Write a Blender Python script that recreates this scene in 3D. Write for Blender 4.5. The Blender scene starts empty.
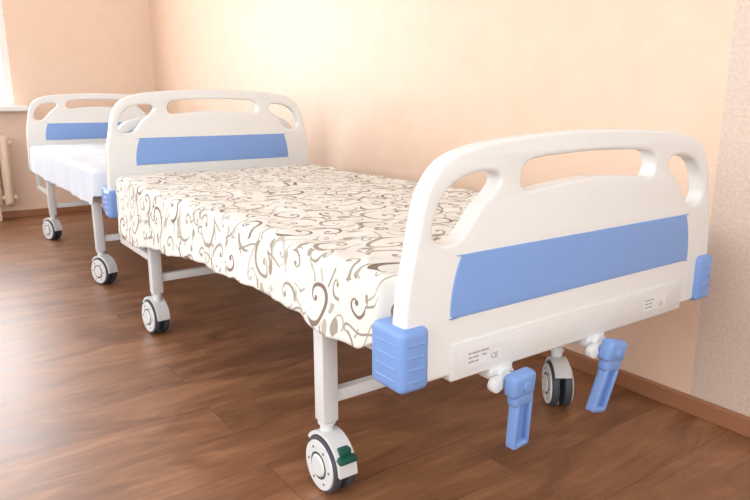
import bpy, bmesh, math, random
from mathutils import Vector, Matrix
random.seed(4)
SC = bpy.context.scene
COL = SC.collection
SC.view_settings.view_transform = 'Standard'

# ------------------------------------------------------------ materials
def lin(c):
    return tuple((v/12.92 if v <= .04045 else ((v+.055)/1.055)**2.4) for v in c)
def rgb(r, g, b): return lin((r/255, g/255, b/255)) + (1,)
def mat(name, col, rough=.5, metal=0, spec=.5, bump=0, bscale=200, coat=0):
    m = bpy.data.materials.new(name); m.use_nodes = True
    nt = m.node_tree; p = nt.nodes['Principled BSDF']
    p.inputs['Roughness'].default_value = rough
    p.inputs['Metallic'].default_value = metal
    p.inputs['Specular IOR Level'].default_value = spec
    p.inputs['Coat Weight'].default_value = coat
    no = nt.nodes.new('ShaderNodeTexNoise'); no.inputs['Scale'].default_value = bscale
    tc = nt.nodes.new('ShaderNodeTexCoord'); nt.links.new(tc.outputs['Object'], no.inputs['Vector'])
    mx = nt.nodes.new('ShaderNodeMix'); mx.data_type = 'RGBA'
    mx.inputs[6].default_value = tuple(v*.97 for v in col[:3]) + (1,); mx.inputs[7].default_value = col
    nt.links.new(no.outputs['Fac'], mx.inputs[0]); nt.links.new(mx.outputs[2], p.inputs['Base Color'])
    if bump:
        b = nt.nodes.new('ShaderNodeBump'); b.inputs['Strength'].default_value = bump; b.inputs['Distance'].default_value = .002
        nt.links.new(no.outputs['Fac'], b.inputs['Height']); nt.links.new(b.outputs['Normal'], p.inputs['Normal'])
    return m
M_WHITE = mat('abs_plastic_white', rgb(230, 231, 229), .24, bscale=30)
M_COVER = mat('cover_plastic_white', rgb(222, 223, 222), .3, bscale=30)
M_BLUE = mat('abs_plastic_blue', rgb(126, 162, 220), .42, bscale=60)
M_BLUE2 = mat('guard_plastic_blue', rgb(122, 158, 218), .38, bscale=60)
M_FRAME = mat('painted_steel_white', rgb(226, 228, 229), .3, bscale=50)
M_TYRE = mat('tyre_grey', rgb(66, 72, 80), .55)
M_METAL = mat('zinc_steel', rgb(205, 203, 198), .35, .6)
M_HUB = mat('hub_white', rgb(224, 226, 227), .35)
M_GREEN = mat('pedal_green', rgb(22, 88, 74), .4)
M_MATT = mat('mattress_fabric', rgb(225, 225, 225), .9)
M_SHEET2 = mat('sheet_plain', rgb(212, 219, 230), .85, bump=.3, bscale=14)
M_RAD = mat('radiator_enamel', rgb(226, 204, 182), .4)
M_SILL = mat('window_white', rgb(240, 238, 236), .35)
M_TEXT = mat('print_grey', rgb(158, 160, 165), .6)
M_STICK = mat('sticker_pale', rgb(226, 227, 228), .35)
M_BASE = mat('baseboard_wood', rgb(158, 108, 76), .4, bscale=15)
M_CEIL = mat('ceiling_white', rgb(244, 243, 241), .8)

def wall_mat(name, split):
    m = mat(name, rgb(245, 212, 176), .42, spec=.5)
    nt = m.node_tree; p = nt.nodes['Principled BSDF']; L = nt.links
    g = nt.nodes.new('ShaderNodeNewGeometry')
    n1 = nt.nodes.new('ShaderNodeTexNoise'); n1.inputs['Scale'].default_value = 9; n1.inputs['Detail'].default_value = 8
    L.new(g.outputs['Position'], n1.inputs['Vector'])
    n2 = nt.nodes.new('ShaderNodeTexNoise'); n2.inputs['Scale'].default_value = 120; n2.inputs['Detail'].default_value = 5
    L.new(g.outputs['Position'], n2.inputs['Vector'])
    mx = nt.nodes.new('ShaderNodeMix'); mx.data_type = 'RGBA'
    if split:
        mx.inputs[6].default_value = rgb(226, 194, 170); mx.inputs[7].default_value = rgb(234, 206, 184)
    else:
        mx.inputs[6].default_value = rgb(233, 205, 182); mx.inputs[7].default_value = rgb(240, 215, 194)
    L.new(n1.outputs['Fac'], mx.inputs[0])
    out = mx.outputs[2]
    b = nt.nodes.new('ShaderNodeBump'); b.inputs['Strength'].default_value = .35; b.inputs['Distance'].default_value = .003
    L.new(n2.outputs['Fac'], b.inputs['Height']); L.new(b.outputs['Normal'], p.inputs['Normal'])
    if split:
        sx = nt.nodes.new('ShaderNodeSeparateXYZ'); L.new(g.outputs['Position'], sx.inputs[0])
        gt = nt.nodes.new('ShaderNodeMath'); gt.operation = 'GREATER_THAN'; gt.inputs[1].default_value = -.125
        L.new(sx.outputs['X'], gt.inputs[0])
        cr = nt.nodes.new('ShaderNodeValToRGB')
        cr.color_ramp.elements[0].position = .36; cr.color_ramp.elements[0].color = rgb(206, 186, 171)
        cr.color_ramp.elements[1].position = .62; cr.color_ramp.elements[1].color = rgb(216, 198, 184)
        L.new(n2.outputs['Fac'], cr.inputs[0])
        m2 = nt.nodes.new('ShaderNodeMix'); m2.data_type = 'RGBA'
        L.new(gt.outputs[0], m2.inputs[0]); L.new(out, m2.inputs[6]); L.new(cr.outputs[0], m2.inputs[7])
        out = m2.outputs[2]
    L.new(out, p.inputs['Base Color'])
    return m
M_WALL = wall_mat('wallpaper_peach', False)
M_WALLR = wall_mat('wallpaper_peach_split', True)

def floor_mat():
    m = mat('laminate_wood', rgb(140, 86, 52), .3)
    nt = m.node_tree; p = nt.nodes['Principled BSDF']; L = nt.links
    g = nt.nodes.new('ShaderNodeNewGeometry')
    mp = nt.nodes.new('ShaderNodeMapping'); mp.inputs['Rotation'].default_value = (0, 0, math.pi/2)
    L.new(g.outputs['Position'], mp.inputs[0])
    br = nt.nodes.new('ShaderNodeTexBrick'); br.inputs['Scale'].default_value = 1
    br.inputs['Brick Width'].default_value = 1.28; br.inputs['Row Height'].default_value = .192
    br.inputs['Mortar Size'].default_value = .0011; br.inputs['Mortar Smooth'].default_value = .4
    br.offset = .37
    br.inputs['Color1'].default_value = (0, 0, 0, 1); br.inputs['Color2'].default_value = (1, 1, 1, 1)
    br.inputs['Mortar'].default_value = (.5, .5, .5, 1)
    L.new(mp.outputs[0], br.inputs['Vector'])
    sc = nt.nodes.new('ShaderNodeVectorMath'); sc.operation = 'SCALE'; sc.inputs['Scale'].default_value = 7.3
    L.new(br.outputs['Color'], sc.inputs[0])
    def grain(sx_, sy_, scale, det, dist):
        mp2 = nt.nodes.new('ShaderNodeMapping'); mp2.inputs['Scale'].default_value = (sx_, sy_, 1)
        L.new(g.outputs['Position'], mp2.inputs[0])
        add = nt.nodes.new('ShaderNodeVectorMath'); add.operation = 'ADD'
        L.new(mp2.outputs[0], add.inputs[0]); L.new(sc.outputs[0], add.inputs[1])
        n = nt.nodes.new('ShaderNodeTexNoise'); n.inputs['Scale'].default_value = scale; n.inputs['Detail'].default_value = det
        n.inputs['Roughness'].default_value = .58; n.inputs['Distortion'].default_value = dist
        L.new(add.outputs[0], n.inputs['Vector']); return n
    n = grain(6, 1.8, 1.5, 8, 1.0)
    nf = grain(60, 4.0, 1.6, 5, .4)
    cr = nt.nodes.new('ShaderNodeValToRGB'); e = cr.color_ramp.elements
    e[0].position = .26; e[0].color = rgb(100, 63, 41)
    e[1].position = .76; e[1].color = rgb(176, 127, 90)
    a = e.new(.44); a.color = rgb(132, 87, 58)
    a = e.new(.57); a.color = rgb(152, 104, 71)
    L.new(n.outputs['Fac'], cr.inputs[0])
    fg = nt.nodes.new('ShaderNodeMapRange'); fg.inputs[1].default_value = .32; fg.inputs[2].default_value = .58; fg.inputs[3].default_value = .82; fg.inputs[4].default_value = 1.03
    L.new(nf.outputs['Fac'], fg.inputs[0])
    fm = nt.nodes.new('ShaderNodeVectorMath'); fm.operation = 'SCALE'
    L.new(cr.outputs[0], fm.inputs[0]); L.new(fg.outputs[0], fm.inputs['Scale'])
    mul = nt.nodes.new('ShaderNodeMix'); mul.data_type = 'RGBA'; mul.blend_type = 'MULTIPLY'
    L.new(br.outputs['Fac'], mul.inputs[0]); L.new(fm.outputs[0], mul.inputs[6]); mul.inputs[7].default_value = (.5, .46, .43, 1)
    tone = nt.nodes.new('ShaderNodeMix'); tone.data_type = 'RGBA'; tone.blend_type = 'MULTIPLY'; tone.inputs[0].default_value = .12
    L.new(mul.outputs[2], tone.inputs[6]); L.new(br.outputs['Color'], tone.inputs[7])
    L.new(tone.outputs[2], p.inputs['Base Color'])
    rr = nt.nodes.new('ShaderNodeMapRange'); rr.inputs[3].default_value = .33; rr.inputs[4].default_value = .45
    L.new(n.outputs['Fac'], rr.inputs[0]); L.new(rr.outputs[0], p.inputs['Roughness'])
    p.inputs['Specular IOR Level'].default_value = .75
    return m
M_FLOOR = floor_mat()

def scroll_mat():
    m = mat('scroll_print_cotton', rgb(240, 236, 224), .85)
    nt = m.node_tree; p = nt.nodes['Principled BSDF']; L = nt.links
    GROUND = rgb(230, 229, 223)
    def N(t): return nt.nodes.new(t)
    def math_(op, a, b=None, c=None):
        x = N('ShaderNodeMath'); x.operation = op
        for i, v in enumerate((a, b, c)):
            if v is None: continue
            if isinstance(v, (int, float)): x.inputs[i].default_value = v
            else: L.new(v, x.inputs[i])
        return x.outputs[0]
    def comb(msk, prev, col):
        mx = N('ShaderNodeMix'); mx.data_type = 'RGBA'
        L.new(msk, mx.inputs[0])
        if isinstance(prev, tuple): mx.inputs[6].default_value = prev
        else: L.new(prev, mx.inputs[6])
        if isinstance(col, tuple): mx.inputs[7].default_value = col
        else: L.new(col, mx.inputs[7])
        return mx.outputs[2]
    uv = N('ShaderNodeUVMap'); uv.uv_map = 'UVMap'
    dn = N('ShaderNodeTexNoise'); dn.inputs['Scale'].default_value = 8; dn.inputs['Detail'].default_value = 0
    L.new(uv.outputs[0], dn.inputs['Vector'])
    ds = N('ShaderNodeVectorMath'); ds.operation = 'SCALE'; ds.inputs['Scale'].default_value = .03
    L.new(dn.outputs['Color'], ds.inputs[0])
    base = N('ShaderNodeVectorMath'); base.operation = 'ADD'
    L.new(uv.outputs[0], base.inputs[0]); L.new(ds.outputs[0], base.inputs[1])
    # thin vines: iso-lines of a smooth field, width divided by the gradient so they never blotch
    def vines(scale, off, w, k, col, prev):
        def field(dx, dy):
            mp = N('ShaderNodeMapping'); mp.inputs['Location'].default_value = (off+dx, off+dy, 0)
            L.new(base.outputs[0], mp.inputs[0])
            n = N('ShaderNodeTexNoise'); n.noise_dimensions = '2D'; n.inputs['Scale'].default_value = scale; n.inputs['Detail'].default_value = 0
            L.new(mp.outputs[0], n.inputs['Vector'])
            return n.outputs['Fac']
        e = .004
        f0 = field(0, 0); gx = math_('SUBTRACT', field(e, 0), f0); gy = math_('SUBTRACT', field(0, e), f0)
        gr = math_('SQRT', math_('ADD', math_('MULTIPLY', gx, gx), math_('MULTIPLY', gy, gy)))
        gr = math_('MULTIPLY', math_('DIVIDE', gr, e), k)
        d = math_('ABSOLUTE', math_('SUBTRACT', math_('FRACT', math_('MULTIPLY', f0, k)), .5))
        return comb(math_('LESS_THAN', d, math_('MULTIPLY', gr, w)), prev, col)
    def layer(scale, off, turns, rmax, rmin, w0, w1, c1, c2, prev, rand=.5, clear=.9):
        mp = N('ShaderNodeMapping'); mp.inputs['Scale'].default_value = (scale, scale, 1); mp.inputs['Location'].default_value = (off, off*.7, 0)
        mp.inputs['Rotation'].default_value = (0, 0, .5)
        L.new(base.outputs[0], mp.inputs[0])
        vo = N('ShaderNodeTexVoronoi'); vo.voronoi_dimensions = '2D'; vo.inputs['Scale'].default_value = 1; vo.inputs['Randomness'].default_value = rand
        L.new(mp.outputs[0], vo.inputs['Vector'])
        sb = N('ShaderNodeVectorMath'); sb.operation = 'SUBTRACT'
        L.new(mp.outputs[0], sb.inputs[0]); L.new(vo.outputs['Position'], sb.inputs[1])
        s = N('ShaderNodeSeparateXYZ'); L.new(sb.outputs[0], s.inputs[0])
        cs = N('ShaderNodeSeparateColor'); L.new(vo.outputs['Color'], cs.inputs[0])
        sign = math_('SUBTRACT', math_('MULTIPLY', math_('GREATER_THAN', cs.outputs[1], .5), 2), 1)
        th = math_('DIVIDE', math_('ARCTAN2', s.outputs[1], math_('MULTIPLY', s.outputs[0], sign)), 2*math.pi)
        r = vo.outputs['Distance']
        rp = math_('POWER', r, .8)
        ph = math_('FRACT', math_('ADD', math_('ADD', th, math_('MULTIPLY', rp, turns)), math_('ADD', cs.outputs[2], 1)))
        w = math_('ADD', math_('MULTIPLY', r, w1), w0)
        line = math_('LESS_THAN', ph, w)
        rm = math_('ADD', math_('MULTIPLY', math_('SINE', math_('MULTIPLY', math_('ADD', th, cs.outputs[0]), 2*math.pi)), .15), rmax)
        inside = math_('LESS_THAN', r, rm)
        msk = math_('MULTIPLY', line, inside)
        msk = math_('MAXIMUM', msk, math_('LESS_THAN', r, rmin))
        prev = comb(math_('LESS_THAN', r, math_('MULTIPLY', rm, clear)), prev, GROUND)
        cm = N('ShaderNodeMix'); cm.data_type = 'RGBA'; cm.inputs[6].default_value = c1; cm.inputs[7].default_value = c2
        L.new(math_('GREATER_THAN', cs.outputs[0], .5), cm.inputs[0])
        return comb(msk, prev, cm.outputs[2])
    def leaves(scale, off, rot, col, prev, thr=.6):
        mp = N('ShaderNodeMapping'); mp.inputs['Scale'].default_value = (scale, scale*.42, 1); mp.inputs['Rotation'].default_value = (0, 0, rot); mp.inputs['Location'].default_value = (off, off, 0)
        L.new(base.outputs[0], mp.inputs[0])
        vo = N('ShaderNodeTexVoronoi'); vo.voronoi_dimensions = '2D'; vo.inputs['Scale'].default_value = 1
        L.new(mp.outputs[0], vo.inputs['Vector'])
        cs = N('ShaderNodeSeparateColor'); L.new(vo.outputs['Color'], cs.inputs[0])
        return comb(math_('MULTIPLY', math_('LESS_THAN', vo.outputs['Distance'], .2), math_('GREATER_THAN', cs.outputs[0], thr)), prev, col)
    BR = rgb(132, 115, 104); GR = rgb(160, 151, 137); LG = rgb(182, 176, 162)
    o = GROUND
    o = vines(6.5, 3.1, .0022, 6.0, LG, o)
    o = leaves(23, 2.2, .6, LG, o, .45)
    o = leaves(23, 9.4, -.8, GR, o, .5)
    o = layer(10.5, 3.3, 1.9, .38, .055, .08, .22, LG, GR, o, .6, .8)
    o = vines(5.0, 8.1, .0025, 5.0, GR, o)
    o = layer(8.6, 0.0, 2.1, .43, .055, .08, .23, BR, GR, o, .5, .92)
    L.new(o, p.inputs['Base Color'])
    return m
M_SCROLL = scroll_mat()

# ------------------------------------------------------------ helpers
def link(o, parent=None):
    COL.objects.link(o)
    if parent: o.parent = parent
    return o
def empty(name, loc=(0, 0, 0), parent=None):
    o = bpy.data.objects.new(name, None); o.location = loc; o.empty_display_size = .1
    return link(o, parent)
def obj_bm(name, bm, m, parent=None, smooth=35, loc=(0, 0, 0)):
    me = bpy.data.meshes.new(name)
    bmesh.ops.recalc_face_normals(bm, faces=bm.faces)
    bm.to_mesh(me); bm.free()
    for mm in (m if isinstance(m, (list, tuple)) else [m]): me.materials.append(mm)
    if smooth:
        me.shade_smooth(); me.set_sharp_from_angle(angle=math.radians(smooth))
    o = bpy.data.objects.new(name, me); o.location = loc
    return link(o, parent)
def add_box(bm, c, s, bev=0, seg=2, rot=None, mi=0):
    r = bmesh.ops.create_cube(bm, size=1)
    vs = r['verts']
    bmesh.ops.scale(bm, vec=s, verts=vs)
    if bev:
        es = list({e for v in vs for e in v.link_edges})
        rb = bmesh.ops.bevel(bm, geom=es, offset=bev, segments=seg, affect='EDGES', profile=.5)
        vs = list({v for f in rb['faces'] for v in f.verts} | {v for v in vs if v.is_valid})
    if rot: bmesh.ops.rotate(bm, cent=(0, 0, 0), matrix=rot, verts=vs)
    bmesh.ops.translate(bm, vec=c, verts=vs)
    for f in {f for v in vs for f in v.link_faces}: f.material_index = mi
    return vs
def add_cyl(bm, p0, p1, r, seg=24, r2=None, bev=0, mi=0):
    p0 = Vector(p0); p1 = Vector(p1); d = p1-p0
    R = bmesh.ops.create_cone(bm, cap_ends=True, segments=seg, radius1=r, radius2=r if r2 is None else r2, depth=d.length)
    vs = R['verts']
    if bev:
        es = [e for e in {e for v in vs for e in v.link_edges} if any(len(f.verts) > 4 for f in e.link_faces)]
        rb = bmesh.ops.bevel(bm, geom=es, offset=bev, segments=2, affect='EDGES', profile=.5)
        vs = list({v for f in rb['faces'] for v in f.verts} | {v for v in vs if v.is_valid})
    q = Vector((0, 0, 1)).rotation_difference(d.normalized()).to_matrix()
    bmesh.ops.rotate(bm, cent=(0, 0, 0), matrix=q, verts=vs)
    bmesh.ops.translate(bm, vec=(p0+p1)/2, verts=vs)
    for f in {f for v in vs for f in v.link_faces}: f.material_index = mi
    return vs
def catmull(pts, n=6):
    out = []; N = len(pts)
    for i in range(N):
        p0, p1, p2, p3 = [Vector(pts[(i+k-1) % N]) for k in range(4)]
        for j in range(n):
            t = j/n
            out.append(.5*((2*p1)+(-p0+p2)*t+(2*p0-5*p1+4*p2-p3)*t*t+(-p0+3*p1-3*p2+p3)*t**3))
    return out
def plate(name, outlines, thick, bev, x0, m, parent=None, n=6, dy=0):
    """plate in YZ plane spanning x0..x0+thick"""
    cu = bpy.data.curves.new(name, 'CURVE'); cu.dimensions = '2D'; cu.fill_mode = 'BOTH'
    cu.extrude = thick/2-bev; cu.bevel_depth = bev; cu.bevel_resolution = 3; cu.offset = -bev
    for o in outlines:
        pts = catmull(o, n)
        s = cu.splines.new('POLY'); s.points.add(len(pts)-1); s.use_cyclic_u = True
        for q, v in zip(s.points, pts): q.co = (v.x, v.y, 0, 1)
    t = bpy.data.objects.new(name+'_tmp', cu); COL.objects.link(t)
    bpy.context.view_layer.update()
    dg = bpy.context.evaluated_depsgraph_get()
    me = bpy.data.meshes.new_from_object(t.evaluated_get(dg))
    bpy.data.objects.remove(t); bpy.data.curves.remove(cu)
    me.name = name
    for v in me.vertices:
        u, w, z = v.co
        v.co = (z+x0+thick/2, u+dy, w)
    me.materials.clear(); me.materials.append(m)
    bm = bmesh.new(); bm.from_mesh(me); bmesh.ops.remove_doubles(bm, verts=bm.verts, dist=1e-5)
    bm.to_mesh(me); bm.free()
    me.shade_smooth(); me.set_sharp_from_angle(angle=math.radians(40))
    o = bpy.data.objects.new(name, me)
    return link(o, parent)

W = .95
def lift(pts, dz): return [(y, z+dz if z > .53 else z) for y, z in pts]
XFOOT = -.060
def end_board(name, head, x0, parent):
    dz = .10 if head else 0
    dy = .028 if head else -.006
    half = [(.475, .408), (.2, .408), (.03, .408), (.006, .412), (0, .43), (0, .47), (.002, .52), (.009, .58), (.021, .64), (.034, .70), (.050, .745),
            (.085, .783), (.14, .803), (.22, .814), (.34, .822)]
    full = lift(half + [(.475, .825)] + [(W-y, z) for y, z in reversed(half[1:])], dz)
    hand = [(.060, .678), (.073, .715), (.103, .745), (.15, .760), (.198, .760), (.212, .745), (.197, .725), (.165, .700), (.138, .668), (.117, .650), (.086, .646), (.065, .656)]
    hand = lift(hand, dz)
    mid = [(.266, .740), (.273, .766), (.30, .777), (.38, .782), (.475, .784)]
    mid2 = [(.266, .740), (.276, .724), (.30, .722), (.38, .730), (.475, .734)]
    midf = mid + [(W-y, z) for y, z in reversed(mid[:-1])] + [(W-y, z) for y, z in mid2[1:-1]] + list(reversed(mid2[1:]))
    midf = lift(midf, dz)
    b = plate(name, [full, hand, [(W-y, z) for y, z in reversed(hand)], midf], .038, .0075, x0, M_WHITE, parent, dy=dy)
    bl = [(.475, .514), (.13, .514), (.108, .516), (.101, .526), (.106, .572), (.118, .612), (.126, .622), (.14, .625), (.475, .625)]
    if head: bl = [((y-.475)*.95+.475, z) for y, z in bl]
    bl = bl + [(W-y, z) for y, z in reversed(bl[1:-1])]
    bl = [(y, z+dz) for y, z in bl]
    for s in (1, -1):
        xo = x0+.038-.003 if s > 0 else x0-.0025
        plate('inlay_panel', [bl], .0055, .002, xo, M_BLUE, b, dy=dy)
    for k in (0, 1):
        bm = bmesh.new()
        sy = 1 if k == 0 else -1
        yc = (.0 if k == 0 else W)+dy
        xm = x0+.019
        inward = -1 if not head else 1
        off = .0175 if k == 0 else .025
        add_box(bm, (xm+inward*.014, yc+sy*off, .460), (.090, .064, .112), .013, 4)
        for i in range(4):
            add_box(bm, (xm+inward*.014, yc+sy*(off-.0315), .426+i*.021), (.056, .003, .0045), .0012, 1)
        for i in range(4):
            add_box(bm, (xm-inward*.0305, yc+sy*(off+.001), .426+i*.021), (.003, .038, .0045), .0012, 1)
        g = obj_bm('corner_guard', bm, M_BLUE2, b)
        g['label'] = 'ribbed blue plastic corner guard'
    b['label'] = ('tall' if head else 'low')+' white plastic board with grip openings'
    if not head: b.scale.y = .988
    return b

def caster(parent, x, y, yaw=0, green=True, off=-.028):
    c = empty('caster', (x, y, 0), parent); c.rotation_euler = (0, 0, yaw)
    R = .066; zc = R
    for sy in (-1, 1):
        bm = bmesh.new()
        add_cyl(bm, (off, sy*.007, zc), (off, sy*.029, zc), R, 44, bev=.006, mi=0)
        add_cyl(bm, (off, sy*.026, zc), (off, sy*.0325, zc), R*.91, 36, r2=R*.87, mi=1)
        add_cyl(bm, (off, sy*.031, zc), (off, sy*.0332, zc), R*.49, 30, mi=0)
        add_cyl(bm, (off, sy*.031, zc), (off, sy*.037, zc), R*.44, 30, r2=R*.36, mi=1)
        for i in range(6):
            a = i*math.pi/3
            add_cyl(bm, (off+math.cos(a)*R*.66, sy*.031, zc+math.sin(a)*R*.66), (off+math.cos(a)*R*.66, sy*.0331, zc+math.sin(a)*R*.66), R*.05, 8, mi=0)
        obj_bm('wheel', bm, [M_TYRE, M_HUB], c)
    bm = bmesh.new()
    seg = 14
    ring = []
    for i in range(seg+1):
        a = math.radians(0+i*(145/seg))
        for (r, w) in ((R+.003, .023), (R+.012, .023), (R+.012, -.023), (R+.003, -.023)):
            ring.append(bm.verts.new((off+math.cos(a)*r, w, zc+math.sin(a)*r)))
    for i in range(seg):
        for k in range(4):
            a0 = i*4+k; a1 = i*4+(k+1) % 4
            bm.faces.new((ring[a0], ring[a1], ring[a1+4], ring[a0+4]))
    bm.faces.new(ring[:4]); bm.faces.new(ring[-4:])
    add_box(bm, (off, 0, zc), (.03, .010, R*1.9), .003)
    add_cyl(bm, (0, 0, zc+R-.028+(.03 if off > 0 else 0)), (0, 0, .170), .016, 20, bev=.003)
    add_cyl(bm, (0, 0, .158), (0, 0, .163), .021, 20, bev=.001)
    obj_bm('fork', bm, M_HUB, c)
    if green:
        s = 1 if off > 0 else -1
        bm = bmesh.new()
        add_box(bm, (off+s*.070, 0, zc+.038), (.022, .046, .014), .004, 2)
        add_box(bm, (off+s*.054, 0, zc+.050), (.026, .03, .020), .004, 2)
        g = obj_bm('brake_pedal', bm, M_GREEN, c); g['label'] = 'green plastic brake pedal'
    return c

XA, XB = -.415, -1.66
def build_bed():
    bed = empty('hospital_bed'); bed['category'] = 'hospital bed'
    end_board('footboard', False, XFOOT, bed)
    end_board('headboard', True, -2.080, bed)
    for yy in (.080, W-.085):
        for i, xx in enumerate((XA, XB)):
            bm = bmesh.new()
            add_box(bm, (xx, yy, .2825), (.040, .040, .235), .003, 2)
            obj_bm('leg', bm, M_FRAME, bed)
            if yy < .5: caster(bed, xx, yy, (.0, .1)[i], True, (.014, -.028)[i])
            else: caster(bed, xx+(.015 if i == 0 else 0), yy, 2.5, False)
    for xx in (XA, XB):
        bm = bmesh.new(); add_box(bm, (xx, W/2, .222), (.025, W-.17-.03, .03), .003)
        obj_bm('crossbar', bm, M_FRAME, bed)
    for yy in (.075, W-.075):
        bm = bmesh.new(); add_box(bm, (-1.06, yy, .425), (1.97, .03, .04), .004)
        add_box(bm, (-1.87, yy, .30), (.40, .025, .025), .003)
        add_box(bm, (-2.04, yy, .36), (.025, .025, .11), .003)
        obj_bm('side_rail', bm, M_FRAME, bed)
    bm = bmesh.new()
    add_box(bm, (-1.06, W/2, .448), (1.92, .84, .016), .004)
    for i in range(9):
        add_box(bm, (-.2-i*.21, W/2, .43), (.03, .80, .02), .003)
    obj_bm('bed_deck', bm, M_FRAME, bed)
    for yy in (.24, .54):
        bm = bmesh.new(); add_cyl(bm, (-.07, yy, .385), (-.9, yy, .39), .012, 16)
        add_cyl(bm, (-.45, yy, .388), (-.9, yy, .39), .018, 16)
        obj_bm('lifting_screw', bm, M_METAL, bed)
    XC = XFOOT+.019
    bm = bmesh.new()
    add_box(bm, (XC, W/2-.018, .434), (.048, .724, .072), .005, 3)
    add_box(bm, (XC+.0235, W/2-.018, .435), (.003, .694, .052), .0012, 2)
    cover = obj_bm('crank_cover', bm, M_COVER, bed)
    xs = XC+.0250
    def label_print(y0, wid, lines):
        bm = bmesh.new()
        add_box(bm, (xs, y0+wid/2-.004, .434), (.0008, wid, .032), mi=1)
        z = .443
        for row in lines:
            y = y0
            for wd in row:
                if wd > 0: add_box(bm, (xs+.0005, y+wd/2, z), (.0005, wd, .003))
                y += abs(wd)+.0025
            z -= .008
        t = obj_bm('printed_label', bm, [M_TEXT, M_STICK], cover, smooth=0); t['label'] = 'small pale sticker with grey print'
    label_print(.135, .088, [(.006, .018, .020), (.010, .012, -.004, .010), (.014, .008)])
    label_print(.67, .085, [(.018, .012), (.014, .010), (.010, .014)])
    for yy, zz in ((.190, .422), (.722, .422)):
        cu = bpy.data.curves.new('ce', 'FONT'); cu.body = 'CE'; cu.size = .015; cu.extrude = .0003
        t = bpy.data.objects.new('tmp', cu); COL.objects.link(t); bpy.context.view_layer.update()
        me = bpy.data.meshes.new_from_object(t.evaluated_get(bpy.context.evaluated_depsgraph_get()))
        bpy.data.objects.remove(t)
        for v in me.vertices: v.co = (xs+.0008+v.co.z, yy+v.co.x, zz+v.co.y)
        me.materials.clear(); me.materials.append(M_TEXT)
        o = bpy.data.objects.new('printed_mark', me); link(o, cover); o['label'] = 'grey CE mark'
    for yy, tilt in ((.228, .06), (.508, -.24)):
        bm = bmesh.new()
        add_cyl(bm, (-.05, 0, 0), (.050, 0, 0), .011, 20, bev=.002)
        add_cyl(bm, (.018, 0, 0), (.030, 0, 0), .020, 24, bev=.002)
        add_box(bm, (.004, -.006, .012), (.034, .062, .030), .006, 2)
        add_box(bm, (.034, -.022, -.004), (.014, .050, .026), .004, 2)
        add_cyl(bm, (.030, -.040, -.004), (.046, -.040, -.004), .013, 20, bev=.002)
        c = obj_bm('crank', bm, M_FRAME, bed, loc=(XC+.003, yy, .380))
        bm = bmesh.new()
        rot = Matrix.Rotation(tilt, 3, 'X') @ Matrix.Rotation(.10, 3, 'Y')
        add_box(bm, (0, 0, -.008), (.030, .060, .046), .009, 3)
        add_box(bm, (0, .004, -.036), (.026, .050, .034), .008, 3)
        add_box(bm, (-.005, .006, -.090), (.012, .042, .112), .005, 3)
        for sy in (-1, 1): add_box(bm, (.002, .006+sy*.017, -.088), (.022, .009, .106), .004, 3)
        add_box(bm, (.002, .006, -.138), (.022, .042, .014), .006, 3)
        add_cyl(bm, (.012, .004, -.010), (.0185, .004, -.010), .010, 20, bev=.002)
        bmesh.ops.rotate(bm, cent=(0, 0, 0), matrix=rot, verts=bm.verts)
        bmesh.ops.translate(bm, vec=(.058, .004, .004), verts=bm.verts)
        h = obj_bm('crank_handle', bm, M_BLUE2, c); h['label'] = 'folded blue plastic grip'
    return bed

bed1 = build_bed()
def copy_tree(o, parent=None):
    if o.name.startswith('brake_pedal'): return
    if o.name.startswith('corner_guard') and o.parent.name.startswith('headboard'): return
    c = o.copy(); COL.objects.link(c)
    if parent: c.parent = parent
    if o.name.startswith('footboard'): c.location = (.010, .055, 0)
    if o.name.startswith('caster') and o.location.y < .5: c.rotation_euler = (0, 0, .35)
    for k in list(o.children): copy_tree(k, c)
    return c
BX = -2.122
bed2 = copy_tree(bed1); bed2.location.x = BX
bed1['label'] = 'white hospital bed with blue-inlaid boards, crank handles and patterned bedding'
bed2['label'] = 'white hospital bed with blue-inlaid boards and plain bedding near radiator'
for b in (bed1, bed2): b['group'] = 'hospital beds along the wall'

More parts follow.
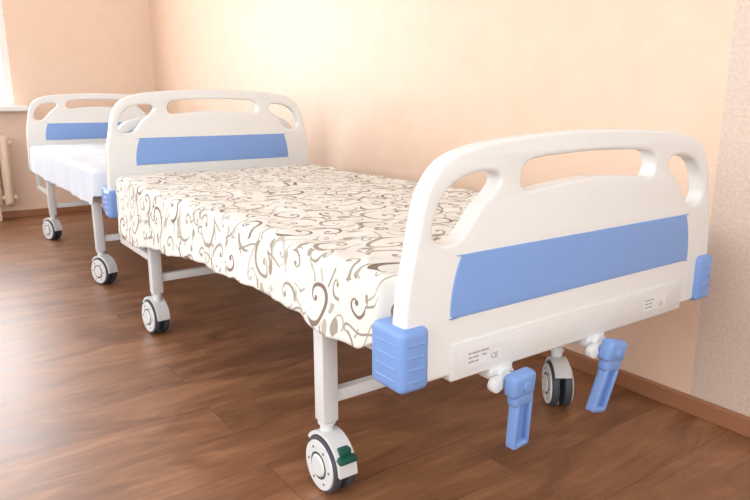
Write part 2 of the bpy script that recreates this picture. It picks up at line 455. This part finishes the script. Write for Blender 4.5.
# ------------------------------------------------------------ mattress & sheets
def interp(tab, x):
    if x <= tab[0][0]: return tab[0][1]
    for (a, b), (c, d) in zip(tab, tab[1:]):
        if x <= c:
            t = (x-a)/(c-a); t = t*t*(3-2*t); return b+(d-b)*t
    return tab[-1][1]
def mattress(dx, label):
    bm = bmesh.new()
    add_box(bm, (-1.01+dx, W/2+.004, .511), (1.72, .84, .103), .025, 4)
    o = obj_bm('mattress', bm, M_MATT); o['label'] = label; o['category'] = 'mattress'; o['group'] = 'mattresses on the beds'
def sheet(dx, m, hem, label, x0, x1, seed, wav, tab_s, tab_e):
    rnd = random.Random(seed)
    NX = 420
    zt = .575
    bm = bmesh.new(); uvl = bm.loops.layers.uv.new('UVMap')
    ph = [rnd.uniform(0, 6.28) for _ in range(12)]
    creases = [(rnd.uniform(x0, x1), rnd.uniform(0, .95), rnd.uniform(0, math.pi), rnd.uniform(.08, .3), rnd.uniform(.003, .008)*wav, rnd.uniform(.006, .012)) for _ in range(60)]
    grid = []; uvs = []
    xs = [(x0, .47), (x0, .53), (x0+.002, .56)]
    xs += [(x0+.006+(x1-x0-.012)*i/NX, 9) for i in range(NX+1)]
    xs += [(x1-.002, .56), (x1, .53), (x1, .475)]
    def fold(x):
        s = 0
        for fr, p, a in ((15, ph[0], .5), (33, ph[1], .38), (77, ph[2], .25)):
            s += a*math.sin(x*fr+p)
        return s
    for x, cap in xs:
        hz = interp(hem, x)
        ys = interp(tab_s, x); ye = interp(tab_e, x)
        wv = wav*interp([(-.20, 1), (-.11, 0)], x)
        row = []; ur = []
        R = .013
        sec = []
        ND = 22
        for j in range(ND):
            t = j/ND
            z = hz+(zt-R-hz)*t
            amp = .012*(1-t)**.9*wv
            flare = .006*(1-t)*wv
            sec.append((ys-flare-amp*(fold(x+.05*t)+.6)*.9, z+.0012*wv*fold(x*1.7)*(1-t)))
        for j in range(7):
            a = math.pi/2*j/6
            sec.append((ys+R-R*math.cos(a), zt-R+R*math.sin(a)))
        NT = 110
        for j in range(1, NT):
            sec.append((ys+R+(ye-ys-2*R)*j/NT, zt))
        for j in range(7):
            a = math.pi/2*(1-j/6)
            sec.append((ye-R+R*math.cos(a), zt-R+R*math.sin(a)))
        hd = interp([(-.16, .12), (-.11, .07)], x)
        for j in range(1, 9):
            sec.append((ye+(.006*math.sin(x*21+j*.4)*j/8+.008*j/8)*(wv/wav), zt-R-hd*j/8))
        s = 0; pv = None
        for (y, z) in sec:
            if pv: s += math.dist(pv, (y, z))
            pv = (y, z)
            if z > zt-.008:
                n = .0018*math.sin(x*11+y*9+ph[3])+.0015*math.sin(x*23-y*14+ph[4])+.0015*math.sin(y*31+x*4+ph[5])+.001*math.sin(x*52+y*33+ph[6])
                for (cx, cy, an, ln, h, wd) in creases:
                    dx_, dy_ = x-cx, y-cy
                    al = dx_*math.cos(an)+dy_*math.sin(an); ac = -dx_*math.sin(an)+dy_*math.cos(an)+.3*al*al
                    if abs(al) < ln*1.6 and abs(ac) < wd*4:
                        n += h*math.exp(-(al/ln)**2*2-abs(ac)/wd*1.2)
                edge = min(1, (y-ys)/.03, (ye-y)/.03)
                z2 = z+(max(n, -.006)+.005)*max(0, edge)
                z2 += .008*math.exp(-((x-(x0+.05))/.12)**2)*max(0, edge)
            else: z2 = z
            z3 = min(z2, cap) if z2 > hz+.02 else z2
            if cap < 5 and y < ys+.001: z3 = z2
            row.append(bm.verts.new((x+dx, y, z3))); ur.append((x+(0 if cap > 5 else (1 if x > -1 else -1)*max(0, .578-cap)), s))
        grid.append(row); uvs.append(ur)
    for i in range(len(grid)-1):
        for j in range(len(grid[0])-1):
            f = bm.faces.new((grid[i][j], grid[i+1][j], grid[i+1][j+1], grid[i][j+1]))
            for l, (a, b) in zip(f.loops, ((i, j), (i+1, j), (i+1, j+1), (i, j+1))): l[uvl].uv = uvs[a][b]
    o = obj_bm('bed_sheet', bm, m, smooth=180)
    so = o.modifiers.new('s', 'SOLIDIFY'); so.thickness = .0012; so.offset = 1
    o['label'] = label; o['category'] = 'bed sheet'
    return o
mattress(0, 'thin mattress under the scroll-patterned sheet')
mattress(BX, 'thin mattress under the plain white sheet')
hem1 = [(-1.96, .36), (-1.72, .35), (-1.4, .385), (-1.0, .425), (-.64, .437), (-.42, .436), (-.32, .420), (-.2, .422), (-.145, .445), (-.13, .465)]
sheet(0, M_SCROLL, hem1, 'cream cotton sheet with brown and grey scroll print on the bed', -1.90, -.076, 1, .85,
      [(-.140, .024), (-.112, .048)], [(-.140, W-.018), (-.112, .866)])
hem2 = [(-1.96, .43), (-1.3, .42), (-.8, .425), (-.3, .42), (-.20, .42), (-.155, .466)]
sheet(BX, M_SHEET2, hem2, 'plain white cotton sheet on the bed near the radiator', -1.90, -.070, 9, .7,
      [(-.150, .024), (-.105, .110)], [(-.140, W-.018), (-.112, .910)])

# ------------------------------------------------------------ room
XBK, YW, YL, XF, ZC = -4.87, 1.125, -3.0, 2.6, 2.7
def struct(name, bm, m, label):
    o = obj_bm(name, bm, m, smooth=0); o['kind'] = 'structure'; o['label'] = label; return o
T = .2
bm = bmesh.new(); add_box(bm, ((XBK+XF)/2, (YL+YW)/2, -.05), (XF-XBK+2*T, YW-YL+2*T, .1)); struct('floor', bm, M_FLOOR, 'brown wood laminate floor')
bm = bmesh.new(); add_box(bm, ((XBK+XF)/2, (YL+YW)/2, ZC+.05), (XF-XBK+2*T, YW-YL+2*T, .1)); struct('ceiling', bm, M_CEIL, 'white ceiling')
bm = bmesh.new(); add_box(bm, ((XBK+XF)/2, YW+T/2, ZC/2), (XF-XBK+2*T, T, ZC)); struct('wall_right', bm, M_WALLR, 'peach wallpapered wall with a pale beige strip')
def wall_x(name, x, sgn, oy0, oy1, oz0, oz1):
    bm = bmesh.new(); xc = x+sgn*T/2
    def b(y0, y1, z0, z1): add_box(bm, (xc, (y0+y1)/2, (z0+z1)/2), (T, y1-y0, z1-z0))
    b(YL, oy0, 0, ZC); b(oy1, YW, 0, ZC); b(oy0, oy1, 0, oz0); b(oy0, oy1, oz1, ZC)
    struct(name, bm, M_WALL, 'peach wallpapered wall')
def wall_y(name, y, sgn, ox0, ox1, oz0, oz1):
    bm = bmesh.new(); yc = y+sgn*T/2
    def b(x0, x1, z0, z1): add_box(bm, ((x0+x1)/2, yc, (z0+z1)/2), (x1-x0, T, z1-z0))
    b(XBK, ox0, 0, ZC); b(ox1, XF, 0, ZC); b(ox0, ox1, 0, oz0); b(ox0, ox1, oz1, ZC)
    struct(name, bm, M_WALL, 'peach wallpapered wall')
WB = (-1.75, .07, .84, 2.35)
WLf = (-2.6, 1.6, .7, 2.4)
WF = (-2.3, .3, .7, 2.4)
wall_x('wall_back', XBK, -1, *WB)
wall_y('wall_left', YL, -1, *WLf)
wall_x('wall_front', XF, 1, *WF)
def win_x(name, x, o, sgn):
    y0, y1, z0, z1 = o; bm = bmesh.new(); xc = x+sgn*.05; w = .05
    add_box(bm, (xc, y0+w/2, (z0+z1)/2), (.06, w, z1-z0)); add_box(bm, (xc, y1-w/2, (z0+z1)/2), (.06, w, z1-z0))
    add_box(bm, (xc, (y0+y1)/2, z0+w/2), (.058, y1-y0-2*w, w)); add_box(bm, (xc, (y0+y1)/2, z1-w/2), (.058, y1-y0-2*w, w))
    add_box(bm, (xc, (y0+y1)/2, (z0+z1)/2), (.05, w, z1-z0-2*w))
    struct(name, bm, M_SILL, 'white window frame')
win_x('window_1', XBK, WB, -1)
win_x('window_2', XF, WF, 1)
x0, x1, z0, z1 = WLf; bm = bmesh.new(); w = .06; yc = YL-.12
for xx in (x0+w/2, x1-w/2, x0+(x1-x0)/3, x0+2*(x1-x0)/3): add_box(bm, (xx, yc, (z0+z1)/2), (w, .06, z1-z0), .004)
for zz in (z0+w/2, z1-w/2): add_box(bm, ((x0+x1)/2, yc, zz), (x1-x0, .058, w), .004)
struct('window_3', bm, M_SILL, 'white window frame')
bm = bmesh.new(); add_box(bm, (XBK+.075, (WB[0]+WB[1])/2, WB[2]-.022), (.15, WB[1]-WB[0]+.14, .040), .006)
struct('trim_1', bm, M_SILL, 'white window sill')
bm = bmesh.new(); add_box(bm, ((XBK+XF)/2, YW-.009, .026), (XF-XBK, .018, .052), .003); struct('baseboard_right', bm, M_BASE, 'reddish brown wood baseboard')
bm = bmesh.new(); add_box(bm, (XBK+.009, (YL+YW)/2-.01, .026), (.018, YW-YL-.02, .052), .003); struct('baseboard_back', bm, M_BASE, 'reddish brown wood baseboard')
bm = bmesh.new()
for i in range(16):
    y = -.05-i*.08
    add_box(bm, (XBK+.12, y, .37), (.09, .05, .50), .02, 3)
    add_box(bm, (XBK+.12, y, .37), (.05, .07, .52), .015, 2)
add_cyl(bm, (XBK+.12, .0, .17), (XBK+.12, -1.31, .17), .022, 16); add_cyl(bm, (XBK+.12, .0, .57), (XBK+.12, -1.31, .57), .022, 16)
for y in (-.13, -1.17):
    add_box(bm, (XBK+.12, y, .055), (.03, .03, .11), .004)
o = obj_bm('radiator', bm, M_RAD); o['label'] = 'cream cast-iron radiator standing under the window'; o['category'] = 'radiator'

# ------------------------------------------------------------ lights
def area(name, loc, rot, sx, sy, e, c=(1, 1, 1)):
    l = bpy.data.lights.new(name, 'AREA'); l.shape = 'RECTANGLE'; l.size = sx; l.size_y = sy; l.energy = e; l.color = c
    o = bpy.data.objects.new(name, l); o.location = loc; o.rotation_euler = rot; COL.objects.link(o)
area('daylight_back', (XBK-.30, (WB[0]+WB[1])/2, 1.6), (0, -math.pi/2, 0), 1.9, 2.3, 120, (.90, .96, 1))
area('fill_left', (-.9, YL-.25, 1.55), (math.pi/2, 0, 0), 4.4, 1.7, 90, (.89, .955, 1))  # added fill lamp behind an assumed window in the unseen left wall
area('fill_front', (XF+.25, -1.0, 1.55), (0, math.pi/2, 0), 1.7, 2.6, 50, (.89, .955, 1))  # added fill from the camera side, set outside an assumed front window
wd = bpy.data.worlds.new('world'); SC.world = wd; wd.use_nodes = True
wd.node_tree.nodes['Background'].inputs[0].default_value = (.92, .97, 1, 1)
wd.node_tree.nodes['Background'].inputs[1].default_value = 2.0

# ------------------------------------------------------------ camera
cd = bpy.data.cameras.new('camera'); cam = bpy.data.objects.new('camera', cd); COL.objects.link(cam)
cd.sensor_width = 36; cd.lens = 653/750*36; cd.clip_start = .02
f = Vector((-.795, .564, -.224)).normalized(); r = Vector((.578, .816, 0)).normalized(); u = r.cross(f)
r = f.cross(u)
cam.matrix_world = Matrix(((r.x, u.x, -f.x, .77), (r.y, u.y, -f.y, -.625), (r.z, u.z, -f.z, .88), (0, 0, 0, 1)))
SC.camera = cam
